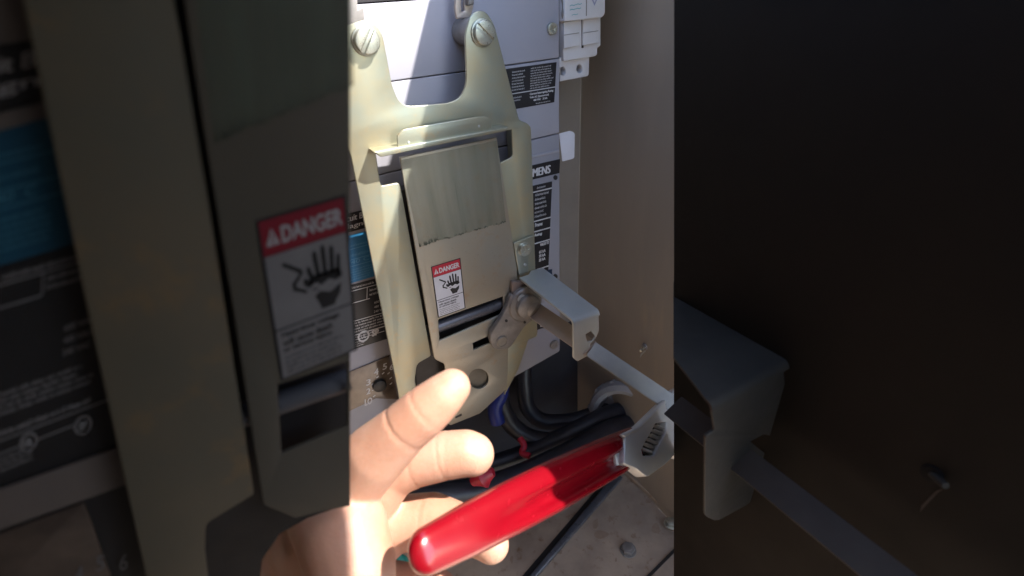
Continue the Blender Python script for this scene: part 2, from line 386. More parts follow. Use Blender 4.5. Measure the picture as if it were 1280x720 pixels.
# bolt stub on right wall
sw = thing('wall_stud', 'short bright threaded stub sticking out of the right cabinet wall beside the handle bracket', 'stud')
b0 = onX(806, 433, XW)
add('stud_shank', lathe_mesh(b0, (-1, -.45, .12), [(.0016, -.001), (.0016, .011), (.0013, .012)], 14), SCREW, sw)
add('stud_base', lathe_mesh(b0, (-1, 0, 0), [(.004, -.001), (.0038, .0012), (.002, .002)], 18), CAST, sw)
tag(slab('wall_scratch', [[(800, 447), (801, 442), (806, 438), (807, 439), (802, 444)]], PXm(XW - .0004), .0004, STEEL, None, 0), 'thin curved bright scratch just below the stub on the right wall', 'scratch')

# ================================================================== CIRCUIT BREAKER
YBk = .03
bk = thing('circuit_breaker', 'large lavender grey circuit breaker with black and blue labels behind the sunlit zinc mechanism', 'circuit breaker')
B0 = PY(YBk)
slab('terminal_cover', [[(400, 9), (470, 4), (545, -1), (620, -12), (699, -24), (699, 72, 2), (400, 114)]], B0, .05, GREY, bk, .0008)
slab('middle_cover', [[(400, 115.2), (699, 73.4), (699.3, 166, 1), (400, 235)]], B0, .05, GREY, bk, .0008)
slab('lower_cover', [[(400, 236.5), (699.3, 167.4), (700, 439, 3), (640, 473), (400, 590)]], B0, .05, GREY2, bk, .0008)
slab('top_recess', [[(400, -70), (700, -80), (700, -26), (545, -3), (400, 7)]], PY(YBk + .02), .03, DARK, bk, .0005)
slab('lug', [[(425, -5), (447, -8), (447, 12), (452, 9), (455, 8), (456, 38), (425, 40)]], PY(YBk - .004), .004, CAST, bk, .0008)
# black warning label, upper right
wl = flat('warning_label', Frame(B0, (612, 89), (695.5, 77.5), (612, 142)), [rect(0, 0, 1, 1)], .0003, BLACKL, bk)
fr = Frame(B0, (612, 89), (695.5, 77.5), (612, 142))
lines(fr, [rect(0, .60, 1, .622)], .0004, WPRINT, wl)
fineprint('fine_print', fr, .32, .06, .52, .56, 7, .0004, WPRINT, wl, 3, ragged=.2)
fineprint('fine_print', fr, .60, .04, .97, .58, 9, .0004, WPRINT, wl, 5, ragged=.2)
text('lettering', fr, [('Current Interrupting Rating', .60, .66, .97, .73), ('Volts AC (Symmetrical)', .60, .75, .9, .81), ('480 VAC   25 kA', .66, .83, .88, .88)], .0004, WPRINT, wl, .002)
fineprint('fine_print', fr, .32, .68, .48, .82, 2, .0004, WPRINT, wl, 8, ragged=.2)
fineprint('fine_print', fr, .70, .92, .93, .98, 1, .0004, WPRINT, wl, 8, ragged=.0)
# brand strip
fr = Frame(B0, (630, 214.5), (700, 198.5), (630, 233)); npl = flat('nameplate', fr, [rect(0, 0, 1, 1)], .0003, BLACKL, bk)
text('lettering', fr, [('SIEMENS', .34, .26, .82, .82)], .0004, WPRINT, npl, .008)
# pale moulding bead over the nameplate
slab('moulding_bead', [[(640, 200), (699, 187), (699.5, 190), (640, 203.5)]], PY(YBk - .001), .001, GREY, bk, .0004)
# rating label
fr = Frame(B0, (636, 239), (690, 226.5), (636, 358)); rl = flat('rating_label', fr, [rect(0, 0, 1, 1)], .0003, BLACKL, bk)
lines(fr, [rect(0, v, 1, v + .012) for v in (.06, .36, .47, .60, .90)], .0004, WPRINT, rl)
text('lettering', fr, [('Frame:', .62, .39, .80, .425), ('Rating:', .62, .50, .80, .535), ('VALUE TO', .76, .62, .98, .65), ('65 kA', .74, .70, .9, .73), ('35 kA', .74, .745, .9, .775), ('25 kA', .74, .79, .9, .82)], .0004, WPRINT, rl, .004)
fineprint('fine_print', fr, .64, .015, .84, .05, 1, .0004, WPRINT, rl, 30, ragged=0); fineprint('fine_print', fr, .60, .08, .92, .34, 6, .0004, WPRINT, rl, 31, ragged=.4)
fr = Frame(B0, (660, 343), (690, 336), (660, 356)); flat('blue_strip', fr, [rect(0, 0, 1, 1)], .00045, mat('navy_label', (.01, .03, .07), None, .4), bk)
fr = Frame(B0, (664, 396), (684, 391), (664, 414)); x = flat('letter_tile', fr, [rect(0, 0, 1, 1)], .0003, BLACKL, bk); text('lettering', fr, [('B', .58, .2, .88, .85)], .0004, WPRINT, x, .02)
for p in ((694.5, 222), (694.5, 345.5)): slab('rivet_hole', [ell(*p, 2.6, 3)], PY(YBk - .0006), .0005, DARK, bk, .0001)
screw('cover_screw', (689, 36), B0, 6.3, .003, SCREW, bk, 'phillips', .4, False)
screw('cover_screw', (692, 430), B0, 5, .003, CAST, bk, 'phillips', .9, False)
# left hand labels
fr = Frame(B0, (415, 272), (470, 258), (415, 296)); x = flat('header_label', fr, [rect(0, 0, 1, 1)], .0003, BLACKL, bk)
text('lettering', fr, [('Circuit Breaker', .12, .10, 1.12, .42), ('Magnetic', .22, .56, 1.05, .88)], .0004, WPRINT, x, .004)
fr = Frame(B0, (415, 300), (480, 283), (415, 361)); x = flat('blue_label', fr, [rect(0, 0, 1, 1)], .0003, BLUEL, bk)
lines(fr, [rect(0, v, 1, v + .012) for v in (.28, .50, .64)], .0004, BLUEP, x)
fineprint('fine_print', fr, .3, .18, .75, .26, 1, .0004, BLUEP, x, 2, ragged=.0); text('lettering', fr, [('40 C', .36, .52, .72, .60)], .0004, BLUEP, x)
fineprint('fine_print', fr, .35, .36, .70, .48, 1, .0004, BLUEP, x, 4, ragged=.0); fineprint('fine_print', fr, .35, .70, .85, .96, 5, .0004, BLUEP, x, 7)
fr = Frame(B0, (415, 362), (500, 340), (415, 445)); x = flat('table_label', fr, [rect(0, 0, 1, 1)], .0003, BLACKL, bk)
lines(fr, [rect(.0, .09, 1, .10), rect(.0, .27, .55, .28), rect(.50, .10, .51, .27), rect(.27, .55, 1, .56), rect(.27, .77, 1, .785), rect(.27, .85, .8, .86)], .0004, WPRINT, x)
fineprint('fine_print', fr, .27, .02, .6, .08, 1, .0004, WPRINT, x, 1, ragged=0); fineprint('fine_print', fr, .54, .12, .9, .25, 2, .0004, WPRINT, x, 2)
text('lettering', fr, [('600 VAC', .62, .34, .80, .375), ('480 VAC', .62, .41, .80, .445), ('240 VAC', .62, .48, .80, .515)], .0004, WPRINT, x)
fineprint('fine_print', fr, .27, .57, .9, .75, 4, .0004, WPRINT, x, 12); fineprint('fine_print', fr, .27, .79, .7, .84, 1, .0004, WPRINT, x, 13); fineprint('fine_print', fr, .27, .88, .52, .98, 3, .0004, WPRINT, x, 14)
fr2 = Frame(B0, (447, 415), (462, 411), (447, 429)); flat('approval_mark', fr2, [[(.5 + a * math.cos(t * .3142), .5 + a * math.sin(t * .3142)) for t in range(21)] + [(.5 + .36 * math.cos(t * .3142), .5 + .36 * math.sin(t * .3142)) for t in range(20, -1, -1)] for a in (.5,)], .0004, WPRINT, x); text('lettering', fr2, [('UL', .3, .3, .7, .7)], .0004, WPRINT, x)
fr2 = Frame(B0, (464, 411), (474, 408), (464, 423)); text('approval_mark', fr2, [('SP', .1, .2, .9, .8)], .0004, WPRINT, x, .06)
# dial window
dl = slab('dial_cover', [[(400, 480), (488, 444, 3), (503, 500, 4), (470, 498), (400, 532)]], PY(YBk - .0012), .001, CLEAR, bk, .0003)
dfr = Frame(PY(YBk - .0012), (440, 460), (500, 440), (440, 520))
text('lettering', dfr, [('LO', .27, .74, .42, .88), ('2', .30, .53, .38, .65), ('3', .30, .34, .38, .46), ('4', .46, .18, .54, .30), ('5', .64, .13, .72, .25), ('6', .79, .19, .87, .31)], .0003, WPRINT, dl, .006)
flat('dial_ticks', dfr, [[(a, b), (a + .05, b - .02), (a + .055, b + .0), (a + .005, b + .022)] for a, b in ((.40, .47), (.42, .60), (.50, .36), (.62, .32), (.74, .36), (.79, .48), (.80, .60), (.44, .74))], .0003, WPRINT, dl)
cc = PY(YBk - .0012); q = cc.px(474, 481)
add('dial_knob', lathe_mesh(cc.w(*q), (0, -1, 0), [(.0065, 0), (.0062, .003), (.005, .0035)], 24), DARK, dl)

# clear-ish side tag/sticker
tag(slab('white_sticker', [[(699, 167), (713, 163.5, 2), (718.5, 166, 3), (718, 198, 3), (703, 202, 1)]], PY(YBk + .002), .0006, STICK, None, .0001), 'blank white paper sticker on the right edge of the breaker', 'sticker')

# white fuse block at top right
fb = thing('fuse_block', 'white two pole terminal block mounted at the top right of the breaker', 'terminal block')
PYf = PY(YBk + .002)
slab('base_foot', [[(699, 72), (737, 66), (736, 95, 3), (700, 102)], ell(703.5, 89, 3.6, 5.5), ell(724.5, 86, 3.6, 5.5)], PY(YBk + .006), .012, WHITE, fb, .0006)
slab('foot_back', [[(698, 70), (737, 66), (736, 95), (700, 102)]], PY(YBk + .0185), .004, DARK, fb, 0)
slab('body', [[(702, 26, 2), (751, 16, 3), (751, 57, 2), (747, 60), (746.5, 70, 4), (705, 77, 2)]], PYf, .03, WHITE, fb, .0008)
slab('upper_body', [[(706, -40), (757, -48), (756.5, 18, 4), (752, 22), (706, 27, 2)]], PY(YBk - .006), .03, WHITE, fb, .0008)
slab('fuse_door', [[(705, 28, 1), (724, 25, 1), (724, 57, 1), (705, 61, 1)]], PY(YBk - .0005), .002, WHITE, fb, .0004)
slab('fuse_door', [[(729, 24, 1), (748, 21, 1), (748, 54, 1), (729, 57, 1)]], PY(YBk - .0005), .002, WHITE, fb, .0004)
slab('door_groove', [[(705, 43.5), (724, 40.5), (724, 41.4), (705, 44.4)]], PY(YBk - .0008), .0002, CAST, fb, 0)
slab('door_groove', [[(729, 41), (748, 38), (748, 38.8), (729, 41.8)]], PY(YBk - .0008), .0002, CAST, fb, 0)
slab('pole_gap', [[(727, 25), (730, 24.5), (729.5, 60), (727, 60)]], PY(YBk + .0017), .001, DARK, fb, 0)
slab('pole_gap', [[(733, -40), (734, -40), (733.6, 20), (732.6, 20)]], PY(YBk - .0063), .001, CAST, fb, 0)
fr = Frame(PY(YBk - .006), (709, 0), (755, -8), (709, 24))
text('lettering', fr, [('~~', .07, .28, .38, .36), ('~~', .07, .50, .36, .58), ('~', .12, .80, .28, .86)], .0003, mat('teal_print', (.20, .45, .48), None, .6), fb, .004)
text('lettering', fr, [('V', .62, .05, .85, .55)], .0003, mat('pale_grey_print', (.35, .36, .50), None, .6), fb)
tube('copper_clip', [onY(703, -5, YBk - .002), onY(705, 10, YBk - .003), onY(704, 17, YBk - .003), onY(705, 25, YBk - .002)], .0016, CAST, fb)

# ================================================================== SUNLIT MECHANISM
mc = thing('switch_mechanism', 'sunlit yellow zinc disconnect mechanism with two screwed ears and a small DANGER label', 'switch mechanism')
Y0 = PY(0)
yoke = slab('yoke_plate', [[(415, 70), (424, 36, 14), (460, 22, 14), (478, 40, 12), (490, 106, 6), (501, 134, 18), (571, 128, 18), (583.5, 108, 14), (581.5, 42, 8), (589, 16, 10), (606, 12, 10), (618, 30, 8), (649, 150, 3), (664, 156, 8), (672, 421, 3), (632, 434), (621, 206, 3), (641, 196, 4), (640, 162), (470, 192), (476, 233, 4), (500, 228, 6),
     (539, 445, 3), (521, 455, 6), (519, 475), (530, 545), (508, 548), (497, 486), (439, 196), (430, 170)]], Y0, .0022, ZINC, mc, .0006)
slab('yoke_side_return', [[(650, 160), (663.5, 158), (671.5, 420), (664, 423)]], PY(.003), .024, ZINC, mc, .001)
slab('lower_flange', [[(633, 430), (661, 424), (648, 462), (631, 494)]], PY(.004), .002, ZINC, mc, .0004)
shelf = slab('shelf_lip', [[(467, 190, 1), (476, 196.5, 2), (634, 163.5, 3), (636, 158.5, 1)]], PY(-.013), .0135, ZINC, mc, .0006)
slab('shelf_tab', [[(497, 186), (496.5, 169), (504, 162, 3), (603, 145, 6), (614, 148, 6), (615, 165)]], PY(-.010), .0016, ZINC, mc, .0005)
for p in ((511, 178), (599, 158)): slab('tab_dimple', [ell(*p, 1.6, 1.6, 12)], PY(-.0103), .0004, STEEL, mc, .0001)
slab('dark_gap_backing', [[(500, 238), (642, 205), (655, 380), (660, 425), (640, 452), (522, 500)]], PY(.010), .012, DARK, mc, .001)  # added dark slab, keeps the gaps around the slide dark
slide = slab('slide_plate', [[(500, 197), (621, 172), (646, 335), (648, 400), (635.5, 432), (634, 486, 8), (600, 517), (563, 532, 2), (559, 528), (556, 455, 3), (543, 449, 4)],
     [(548, 399.5, 1), (629, 370.5, 1), (630, 392, 1), (549.5, 426, 1)], [(591, 429), (610, 420.5), (613, 429), (592, 437.5)], ell(598.5, 473.5, 12.5, 12.5), ], PY(-.0035), .0022, ZINC2, mc, .0005)
slab('slide_bottom_slit', [[(569, 521), (577, 517), (577.5, 519.5), (569.5, 523)]], PY(-.0037), .0002, DARK, mc, 0)
slab('hole_backing', [ell(598, 474, 18, 18)], PY(.0005), .001, mat('dull_backing', (.17, .15, .12), (.22, .2, .16), .5, .3, 60), mc, .0003)
tube('window_roller', [onY(535, 413, .0045), onY(650, 371, .0045)], .0052, DGREY, mc)
def sheet(name, fr, h, m, parent):
    n = 8; vs = [fr.w(i / n, j / n, h) for j in range(n + 1) for i in range(n + 1)]
    fs = [(j * (n + 1) + i, j * (n + 1) + i + 1, (j + 1) * (n + 1) + i + 1, (j + 1) * (n + 1) + i) for j in range(n) for i in range(n)]
    me = bpy.data.meshes.new(name); me.from_pydata(vs, [], fs); uvl = me.uv_layers.new()
    for p in me.polygons:
        for li in p.loop_indices:
            vi = me.loops[li].vertex_index; uvl.data[li].uv = (vi % (n + 1) / n, 1 - vi // (n + 1) / n)
    return add(name, me, m, parent)
sheet('smeared_patch', Frame(PY(-.0035), (500.8, 200), (621, 175.5), (526.5, 320)), .0003, SMEAR, mc)
# danger label (shared builder for both mechanisms)
def arc(cx, cy, r0, r1, a0, a1, n=8):
    return [(cx + r1 * math.cos(a0 + (a1 - a0) * k / n), cy + r1 * math.sin(a0 + (a1 - a0) * k / n)) for k in range(n + 1)] + [(cx + r0 * math.cos(a1 + (a0 - a1) * k / n), cy + r0 * math.sin(a1 + (a0 - a1) * k / n)) for k in range(n + 1)]
def fingerp(x0, y0, x1, y1, w):
    dx, dy = x1 - x0, y1 - y0; L_ = math.hypot(dx, dy); nx, ny = -dy / L_ * w, dx / L_ * w
    P = [(x0 + nx, y0 + ny)]
    a = math.atan2(ny, nx)
    P += [(x1 + w * math.cos(a - math.pi * k / 6), y1 + w * math.sin(a - math.pi * k / 6)) for k in range(7)]
    return P + [(x0 - nx, y0 - ny)]
def danger(fr, parent, red, white, black, wprint, h=.0004, name='danger_label'):
    lab = flat(name, fr, [rect(0, 0, 1, 1)], h, black, parent, .0003)
    flat('white_field', fr, [rect(.035, .21, .965, .985)], h + .0001, white, lab)
    flat('red_header', fr, [rect(.03, .012, .97, .205)], h + .0001, red, lab)
    text('header_lettering', fr, [('DANGER', .25, .065, .93, .155)], h + .0002, wprint, lab, .008)
    flat('alert_triangle', fr, [[(.07, .155), (.145, .06), (.22, .155)]], h + .0002, wprint, lab)
    flat('alert_mark', fr, [rect(.137, .09, .153, .13), rect(.137, .137, .153, .148)], h + .0003, red, lab)
    # pictogram: open hand struck by a spark, wire at its left
    P = [[(.48, .45), (.50, .40), (.86, .40), (.88, .45), (.85, .49), (.52, .49)], [(.53, .53), (.60, .51), (.72, .535), (.86, .50), (.84, .56), (.78, .60), (.76, .625), (.60, .625), (.58, .59)],
         fingerp(.53, .43, .49, .36, .024), fingerp(.60, .43, .575, .285, .028), fingerp(.68, .43, .675, .265, .028), fingerp(.76, .43, .775, .285, .028), fingerp(.83, .45, .85, .34, .024), fingerp(.54, .47, .44, .425, .024)]
    P += [[(.20, .285), (.22, .265), (.40, .335), (.385, .36)], [(.385, .36), (.40, .33), (.43, .36), (.35, .41), (.31, .40)], [(.29, .40), (.34, .40), (.33, .435), (.45, .475), (.44, .495), (.29, .45)]]
    flat('shock_pictogram', fr, P, h + .0002, black, lab)
    flat('spark', fr, [[(.45, .475), (.56, .445), (.62, .475), (.72, .45), (.80, .475), (.92, .45), (.84, .50), (.74, .485), (.64, .51), (.57, .48)]], h + .0003, white, lab)
    lines(fr, [rect(.035, .655, .965, .664)], h + .0002, black, lab)
    text('message_lettering', fr, [('Hazardous voltage', .09, .685, .80, .722), ('will cause death', .09, .735, .70, .772), ('or serious injury.', .09, .785, .70, .822)], h + .0002, black, lab, .003)
    fineprint('fine_print', fr, .09, .84, .93, .975, 4, h + .0002, black, lab, 9, ragged=.3, fill=.5)
danger(Frame(PY(-.0035), (538.5, 333.5), (575.2, 322.3), (547.3, 397)), mc, REDL, WLAB, BPRINT, WPRINT)
# ear screws
screw('ear_screw', (457, 51), Y0, 16.5, .0055, SCREW, mc, 'slot', .95)
screw('ear_screw', (603, 41), Y0, 13.5, .0050, SCREW, mc, 'slot', -.75)
c_ = onY(600, 40, .002)
add('ear_post', lathe_mesh(c_, (0, 1, 0), [(.0095, 0), (.0095, .0285)], 28), CAST, mc)
add('ear_post', lathe_mesh(onY(455, 52, .002), (0, 1, 0), [(.0095, 0), (.0095, .0285)], 28), CAST, mc)
lv = thing('link_lever', 'small grey steel lever with a keyhole slot above the right ear of the mechanism', 'lever')
slab('lever_plate', [[(570, -20), (590, -22), (592, 8, 2), (588, 22, 3), (571, 24, 3), (569, 10)], [(577, -10, 2), (582, -10, 2), (580, 6), (581, 14, 2), (577, 15, 2), (577, 6)]], PY(.018), .003, STEELT, lv, .0006)
slab('lever_pin', [[(586, -20), (593, -20), (593, 6, 2), (586, 7, 2)]], PY(.012), .006, CAST, lv, .001)

# bracket: foot plate, arm, front plate
YF = -.0028
slab('bracket_foot', [[(642, 304, 2), (667, 294, 2), (669, 312, 3), (660, 322, 5), (661, 341), (649, 346)]], PY(YF), .0022, ZSTEEL, mc, .0006)
screw('bracket_screw', (655, 311), PY(YF), 7.5, .0035, SCREW, mc, 'phillips', .3)
slab('bracket_pip', [ell(656.5, 331, 2, 2, 12)], PY(YF - .0006), .0006, STEEL, mc, .0002)
zl = onY(649, 346, YF); zr = onY(674, 336, YF); zt = (zl.z + zr.z) / 2
lo, hi = .02, .15
for _ in range(40):
    mid = (lo + hi) / 2; q = Vector((zl.x, YF - mid, zt)) - C; x = 640 + f * q.dot(rgt) / q.dot(fwd)
    if x < 720: lo = mid
    else: hi = mid
Lb = lo; Yt = YF - Lb
TOP = PZ(zt)
def bent(px_arm, px_front, hole, z, y, rb_, thick, m, parent, ri):
    """folded strip: level arm, quarter round fold, hanging front plate"""
    A_ = PZ(z); pts = [A_.px(p[0], p[1]) for p in px_arm]
    Fp = PY(y); o1 = [Fp.px(*p[:2]) for p in rounded(px_front)]
    xs = [a for a, b in o1]; xl, xr = min(a for a, b in o1 if b > z - .012), max(xs)
    o1 = [(a, min(b, z - rb_)) for a, b in o1]
    pts[ri] = (xr, y + rb_); pts[ri + 1] = (xl, y + rb_)
    add('bracket_arm', slab2([pts], A_, thick, .0002), m, parent)
    add('bracket_front', slab2([o1] + [[Fp.px(*p[:2]) for p in rounded(h)] for h in hole], Fp, thick, .0004), m, parent)
    vs = []; fs = []; n = 8
    for k in range(n + 1):
        t = k / n * math.pi / 2
        for rr in (rb_, rb_ - thick):
            for x in (xl, xr): vs.append(Vector((x, y + rb_ - rr * math.sin(t), z - rb_ + rr * math.cos(t))))
    for k in range(n):
        b = k * 4
        for i, j in ((0, 1), (1, 3), (3, 2), (2, 0)): fs.append((b + i, b + j, b + 4 + j, b + 4 + i))
    me = bpy.data.meshes.new('bracket_bend'); me.from_pydata(vs, [], fs); add('bracket_bend', finish(me, 50), m, parent)
bent([(649, 347), (661, 343), (664, 338), (679, 335), (752, 386), (718, 404)], [(717, 396), (749, 384), (749, 414, 3), (744, 424), (738, 430), (738, 443, 2), (722, 452, 2), (717, 448, 2)],
     [[(732, 418), (739, 414), (745, 421, 2), (741, 427, 2), (734, 427)]], zt, Yt, .0045, .0022, STEEL, mc, 4)
# cam hub
ch = onY(653, 377, -.006)
hub = add('cam_hub', lathe_mesh(ch, (0, -1, 0), [(.0175, -.001), (.0175, .006), (.0165, .0072), (.012, .0076), (.0115, .012), (.010, .013)], 40), CAST, mc)
add('cam_collar', lathe_mesh(onY(664, 384, -.012), onY(728, 429, -.050) - onY(664, 384, -.012), [(.0125, -.008), (.0108, -.003), (.0108, .002), (.0100, .0034), (.0090, .0036), (.0088, .001)], 36), CAST, mc)
slab('cam_arm', [rounded([(640, 366, 6), (672, 396, 8), (656, 408, 6), (643, 428, 6), (636, 437, 9), (616, 438, 10), (612, 420, 8), (624, 402, 4), (634, 384, 6)])], PY(-.011), .006, CAST, mc, .0012)
x = onY(627, 426.5, -.011); add('cam_rivet', lathe_mesh(x, (0, -1, 0), [(.0058, -.001), (.0056, .0012), (.0048, .0018), (.0046, .0012)], 28), mat('rivet_zinc', (.36, .33, .28), (.30, .28, .24), .4, .5, 100), mc)
screw('set_screw', (651.5, 373), PY(-.0135), 5, .0015, STEEL, mc, 'hexsocket', .2, False)
for p, r in (((633, 401), 1.8), ((656, 403), 1.6)): slab('cam_pit', [ell(*p, r, r, 12)], PY(-.0113), .0003, DARK, mc, 0)
slab('cam_pawl', [[(640, 352, 4), (655, 352, 4), (668, 372, 3), (668, 388), (640, 380)]], PY(-.0085), .004, mat('pawl_tan', (.26, .2, .17), (.22, .18, .16), .55, .4, 60), mc, .001)
# operating bar
A = onY(668, 388, -.014); Bp = W(738, 436, .400); Bq = W(868, 524, .385)
def bar(name, pts, wdt, thk, m, parent):
    """flat bar swept along points, wide side kept near vertical in view"""
    vs = []; n = len(pts)
    for i, p in enumerate(pts):
        d = (pts[min(i + 1, n - 1)] - pts[max(i - 1, 0)]).normalized(); tocam = (C - p).normalized()
        s = d.cross(tocam).normalized(); up = s.cross(d).normalized()
        s = (s * math.cos(.25) + up * math.sin(.25)).normalized(); up = s.cross(d).normalized()
        for a, b in ((-1, -1), (1, -1), (1, 1), (-1, 1)): vs.append(p + s * a * wdt[i] / 2 + up * b * thk / 2)
    bm = bmesh.new(); V = [bm.verts.new(v) for v in vs]
    for i in range(n - 1):
        for k in range(4): bm.faces.new((V[i * 4 + k], V[i * 4 + (k + 1) % 4], V[i * 4 + 4 + (k + 1) % 4], V[i * 4 + 4 + k]))
    bm.faces.new(V[:4]); bm.faces.new(V[-4:])
    bmesh.ops.recalc_face_normals(bm, faces=bm.faces)
    bmesh.ops.bevel(bm, geom=[e for e in bm.edges], offset=thk * .15, segments=2, affect='EDGES')
    me = bpy.data.meshes.new(name); bm.to_mesh(me); bm.free(); return add(name, finish(me), m, parent)
bar('handle_bar', [A, Bp], [.0165, .0152], .003, STEELT, mc)
bar('handle_bar_end', [Bp + (Bq - Bp) * .004, Bq], [.0138, .0138], .003, BARST, mc)

# ================================================================== CONDUIT AND CABLES
cb = thing('conduit_bushing', 'grey plastic conduit bushing with black cables entering from the right wall', 'conduit fitting')
cen = W(780, 526, .60)
ax = Vector((-.80, -.42, .28)).normalized()
add('ring', lathe_mesh(cen, ax, [(.035, -.03), (.0485, -.03), (.0485, -.003), (.046, .002), (.040, .005), (.035, .002), (.034, -.02)], 48), PLAST, cb)
rib = []
Pb = basis(ax); Pb.o = cen
for k in range(12):
    a = k * math.pi / 6; c = Pb.w(.0480 * math.cos(a), .0480 * math.sin(a), -.014)
    rib.append(lathe_mesh(c, ax, [(.0026, -.012), (.0026, .012)], 8))
join('grip_ribs', rib, PLAST, cb)
add('conduit', lathe_mesh(cen, ax, [(.040, -.12), (.040, -.0302)], 32), WALLM, cb)
add('conduit_bore', lathe_mesh(cen, ax, [(.0338, -.021), (.0338, -.0205)], 32), DARK, cb)
g = 'black power cables on the cabinet floor'
def cable(pts, r, m, label, name='power_cable', gr=g): return tag(tube(name, [W(*p) for p in pts], r, m), label, 'cable', gr)
cable([(800, 530, .64), (770, 535, .59), (700, 572, .54), (620, 606, .50), (540, 622, .47), (440, 640, .45)], .0125, RUBBER, 'thick black cable leaving the grey bushing just above the red wrench grip')
cable([(795, 512, .65), (765, 517, .61), (700, 548, .585), (620, 580, .555), (540, 592, .54), (430, 600, .52)], .0115, RUBBER, 'upper black cable behind the thick one, leading left behind the fingers')
cable([(625, 487, .56), (629, 512, .565), (650, 540, .575), (690, 551, .585), (740, 537, .60), (790, 512, .65)], .0105, RUBBER, 'black cable looping down from under the zinc plate to the bushing')
cable([(660, 430, .60), (655, 480, .60), (668, 520, .61), (705, 527, .62), (760, 512, .635), (800, 510, .66)], .010, RUBBER, 'rearmost black cable in the shadow below the breaker')
cable([(628, 470, .545), (626, 492, .55), (619, 508, .55), (622, 528, .555)], .0085, BLUEC, 'short blue cable end hanging below the zinc slide plate', 'blue_cable', None)
tag(tube('red_wire', [W(650, 548, .545), W(655, 557, .54), W(653, 566, .535), W(662, 570, .53)], .0035, REDC), 'small red wire end poking out under the looping black cable', 'wire')
tag(tube('red_tape', [W(590, 603, .468), W(604, 594, .466), W(617, 590, .464)], [.004, .0123, .004], REDC), 'red tape wrapped round the black cable beside the middle fingertip', 'tape')
tag(tube('green_wire', [W(478, 690, .34), W(500, 700, .34), W(516, 716, .34), W(530, 735, .34)], .004, GRNM), 'green wire below the butt of the red grip', 'wire')
tag(tube('orange_wire', [W(470, 715, .33), W(492, 716, .33), W(505, 728, .33)], .007, ORNM), 'orange wire at the bottom edge beside the hand', 'wire')
slab('bright_sliver', [[(668, 487), (671, 486), (678, 498), (676, 499)]], PY(YB - .001), .0005, STEEL, None, 0)  # thin bright steel sliver on the back wall
tag(bpy.data.objects['bright_sliver'], 'tiny bright steel sliver on the dark back wall below the breaker', 'scratch')

# ================================================================== ADJUSTABLE WRENCH
wr = thing('adjustable_wrench', 'adjustable wrench with glossy red grip and steel head gripping the handle bar', 'wrench')
a0 = W(534, 688, .212); a1 = W(792, 556, .352)
axd = (a1 - a0).normalized(); 
vn = (C - (a0 + a1) / 2); vn = (vn - axd * vn.dot(axd)).normalized(); sd = axd.cross(vn).normalized()
if sd.dot(dwn) > 0: sd = -sd        # sd points up in the picture
roll = R(16); sdr = sd * math.cos(roll) + vn * math.sin(roll); vnr = vn * math.cos(roll) - sd * math.sin(roll)
L_ = (a1 - a0).length
def grip_ring(t, n=48):
    # half width (picture up/down) in metres
    key = [(0, 28), (.12, 31), (.3, 31.5), (.5, 30), (.7, 27), (.85, 24.5), (1, 21)]
    for (ta, wa), (tb, wb) in zip(key, key[1:]):
        if ta <= t <= tb: hw = wa + (wb - wa) * (t - ta) / (tb - ta)
    p = a0 + (a1 - a0) * t; dep = (p - C).dot(fwd); hw = hw * dep / f
    cap = 1.0
    ht = hw * .58
    g = max(0, min(1, (t - .16) / .25)) * min(1, .3 + (1 - t) / .14); ring = []
    for k in range(n):
        a = 2 * math.pi * k / n; cx, sx = math.cos(a), math.sin(a)
        u = math.copysign(abs(cx) ** .72, cx) * hw; h = math.copysign(abs(sx) ** .80, sx) * ht
        if sx > 0: h -= g * ht * .80 * math.exp(-((u / hw + .22) / .34) ** 4)
        ring.append(p + sdr * u + vnr * h)
    return ring, p
vs = []; fs = []; n = 48
ts = [i / 40 for i in range(41)]; rings = []
r0, p0 = grip_ring(0)
capL = .0092
for k in range(8, 0, -1):
    a = k / 8 * math.pi / 2; rings.append([p0 - axd * capL * math.sin(a) + (v - p0) * max(math.cos(a), .02) for v in r0])
for t in ts: rings.append(grip_ring(t)[0])
rl_, pl_ = grip_ring(1)
rings.append([pl_ + axd * .001 + (v - pl_) * .93 for v in rl_])
rings.append([pl_ + axd * .001 + (v - pl_) * .6 for v in rl_])
for r in rings: vs += r
for i in range(len(rings) - 1):
    for k in range(n): fs.append((i * n + k, i * n + (k + 1) % n, (i + 1) * n + (k + 1) % n, (i + 1) * n + k))
fs.append(tuple(range(n))); fs.append(tuple(range((len(rings) - 1) * n, len(rings) * n)))
me = bpy.data.meshes.new('grip'); me.from_pydata(vs, [], fs); add('grip', finish(me, 60), RGRIP, wr)
HP = Plane(W(795, 555, .345), axd, sdr, vnr)
HP2 = Plane(HP.w(0, 0, .0035), axd, sdr, vnr)
slab('shank', [[(768, 561), (780, 545), (792, 541), (795, 560), (792, 582), (772, 582)]], Plane(HP.w(0, 0, -.001), axd, sdr, vnr), .007, CHROME, wr, .0015)
slab('head', [[(782, 544, 4), (800, 534, 8), (826, 508, 8), (846, 486, 4), (880, 470, 6), (905, 485, 4), (878, 510, 5), (862, 532, 5), (850, 560, 6), (835, 578, 6), (809, 597, 5), (795, 585, 6), (780, 580, 4)],
     [(802, 562), (820, 529, 1), (833, 527, 1), (832, 541), (818, 569, 1), (804, 570, 1)]], HP2, .0085, CHROME, wr, .0007)
slab('movable_jaw', [[(836, 545, 2), (866, 520, 3), (900, 522, 3), (912, 545, 5), (880, 570, 6), (846, 574, 5)]], Plane(HP.w(0, 0, .001), axd, sdr, vnr), .006, CHROME, wr, .001)
wm = slab('worm_screw', [[(806, 566), (824, 530), (829, 532), (811, 568)]], Plane(HP.w(0, 0, -.0015), axd, sdr, vnr), .003, CAST, wr, .0003)
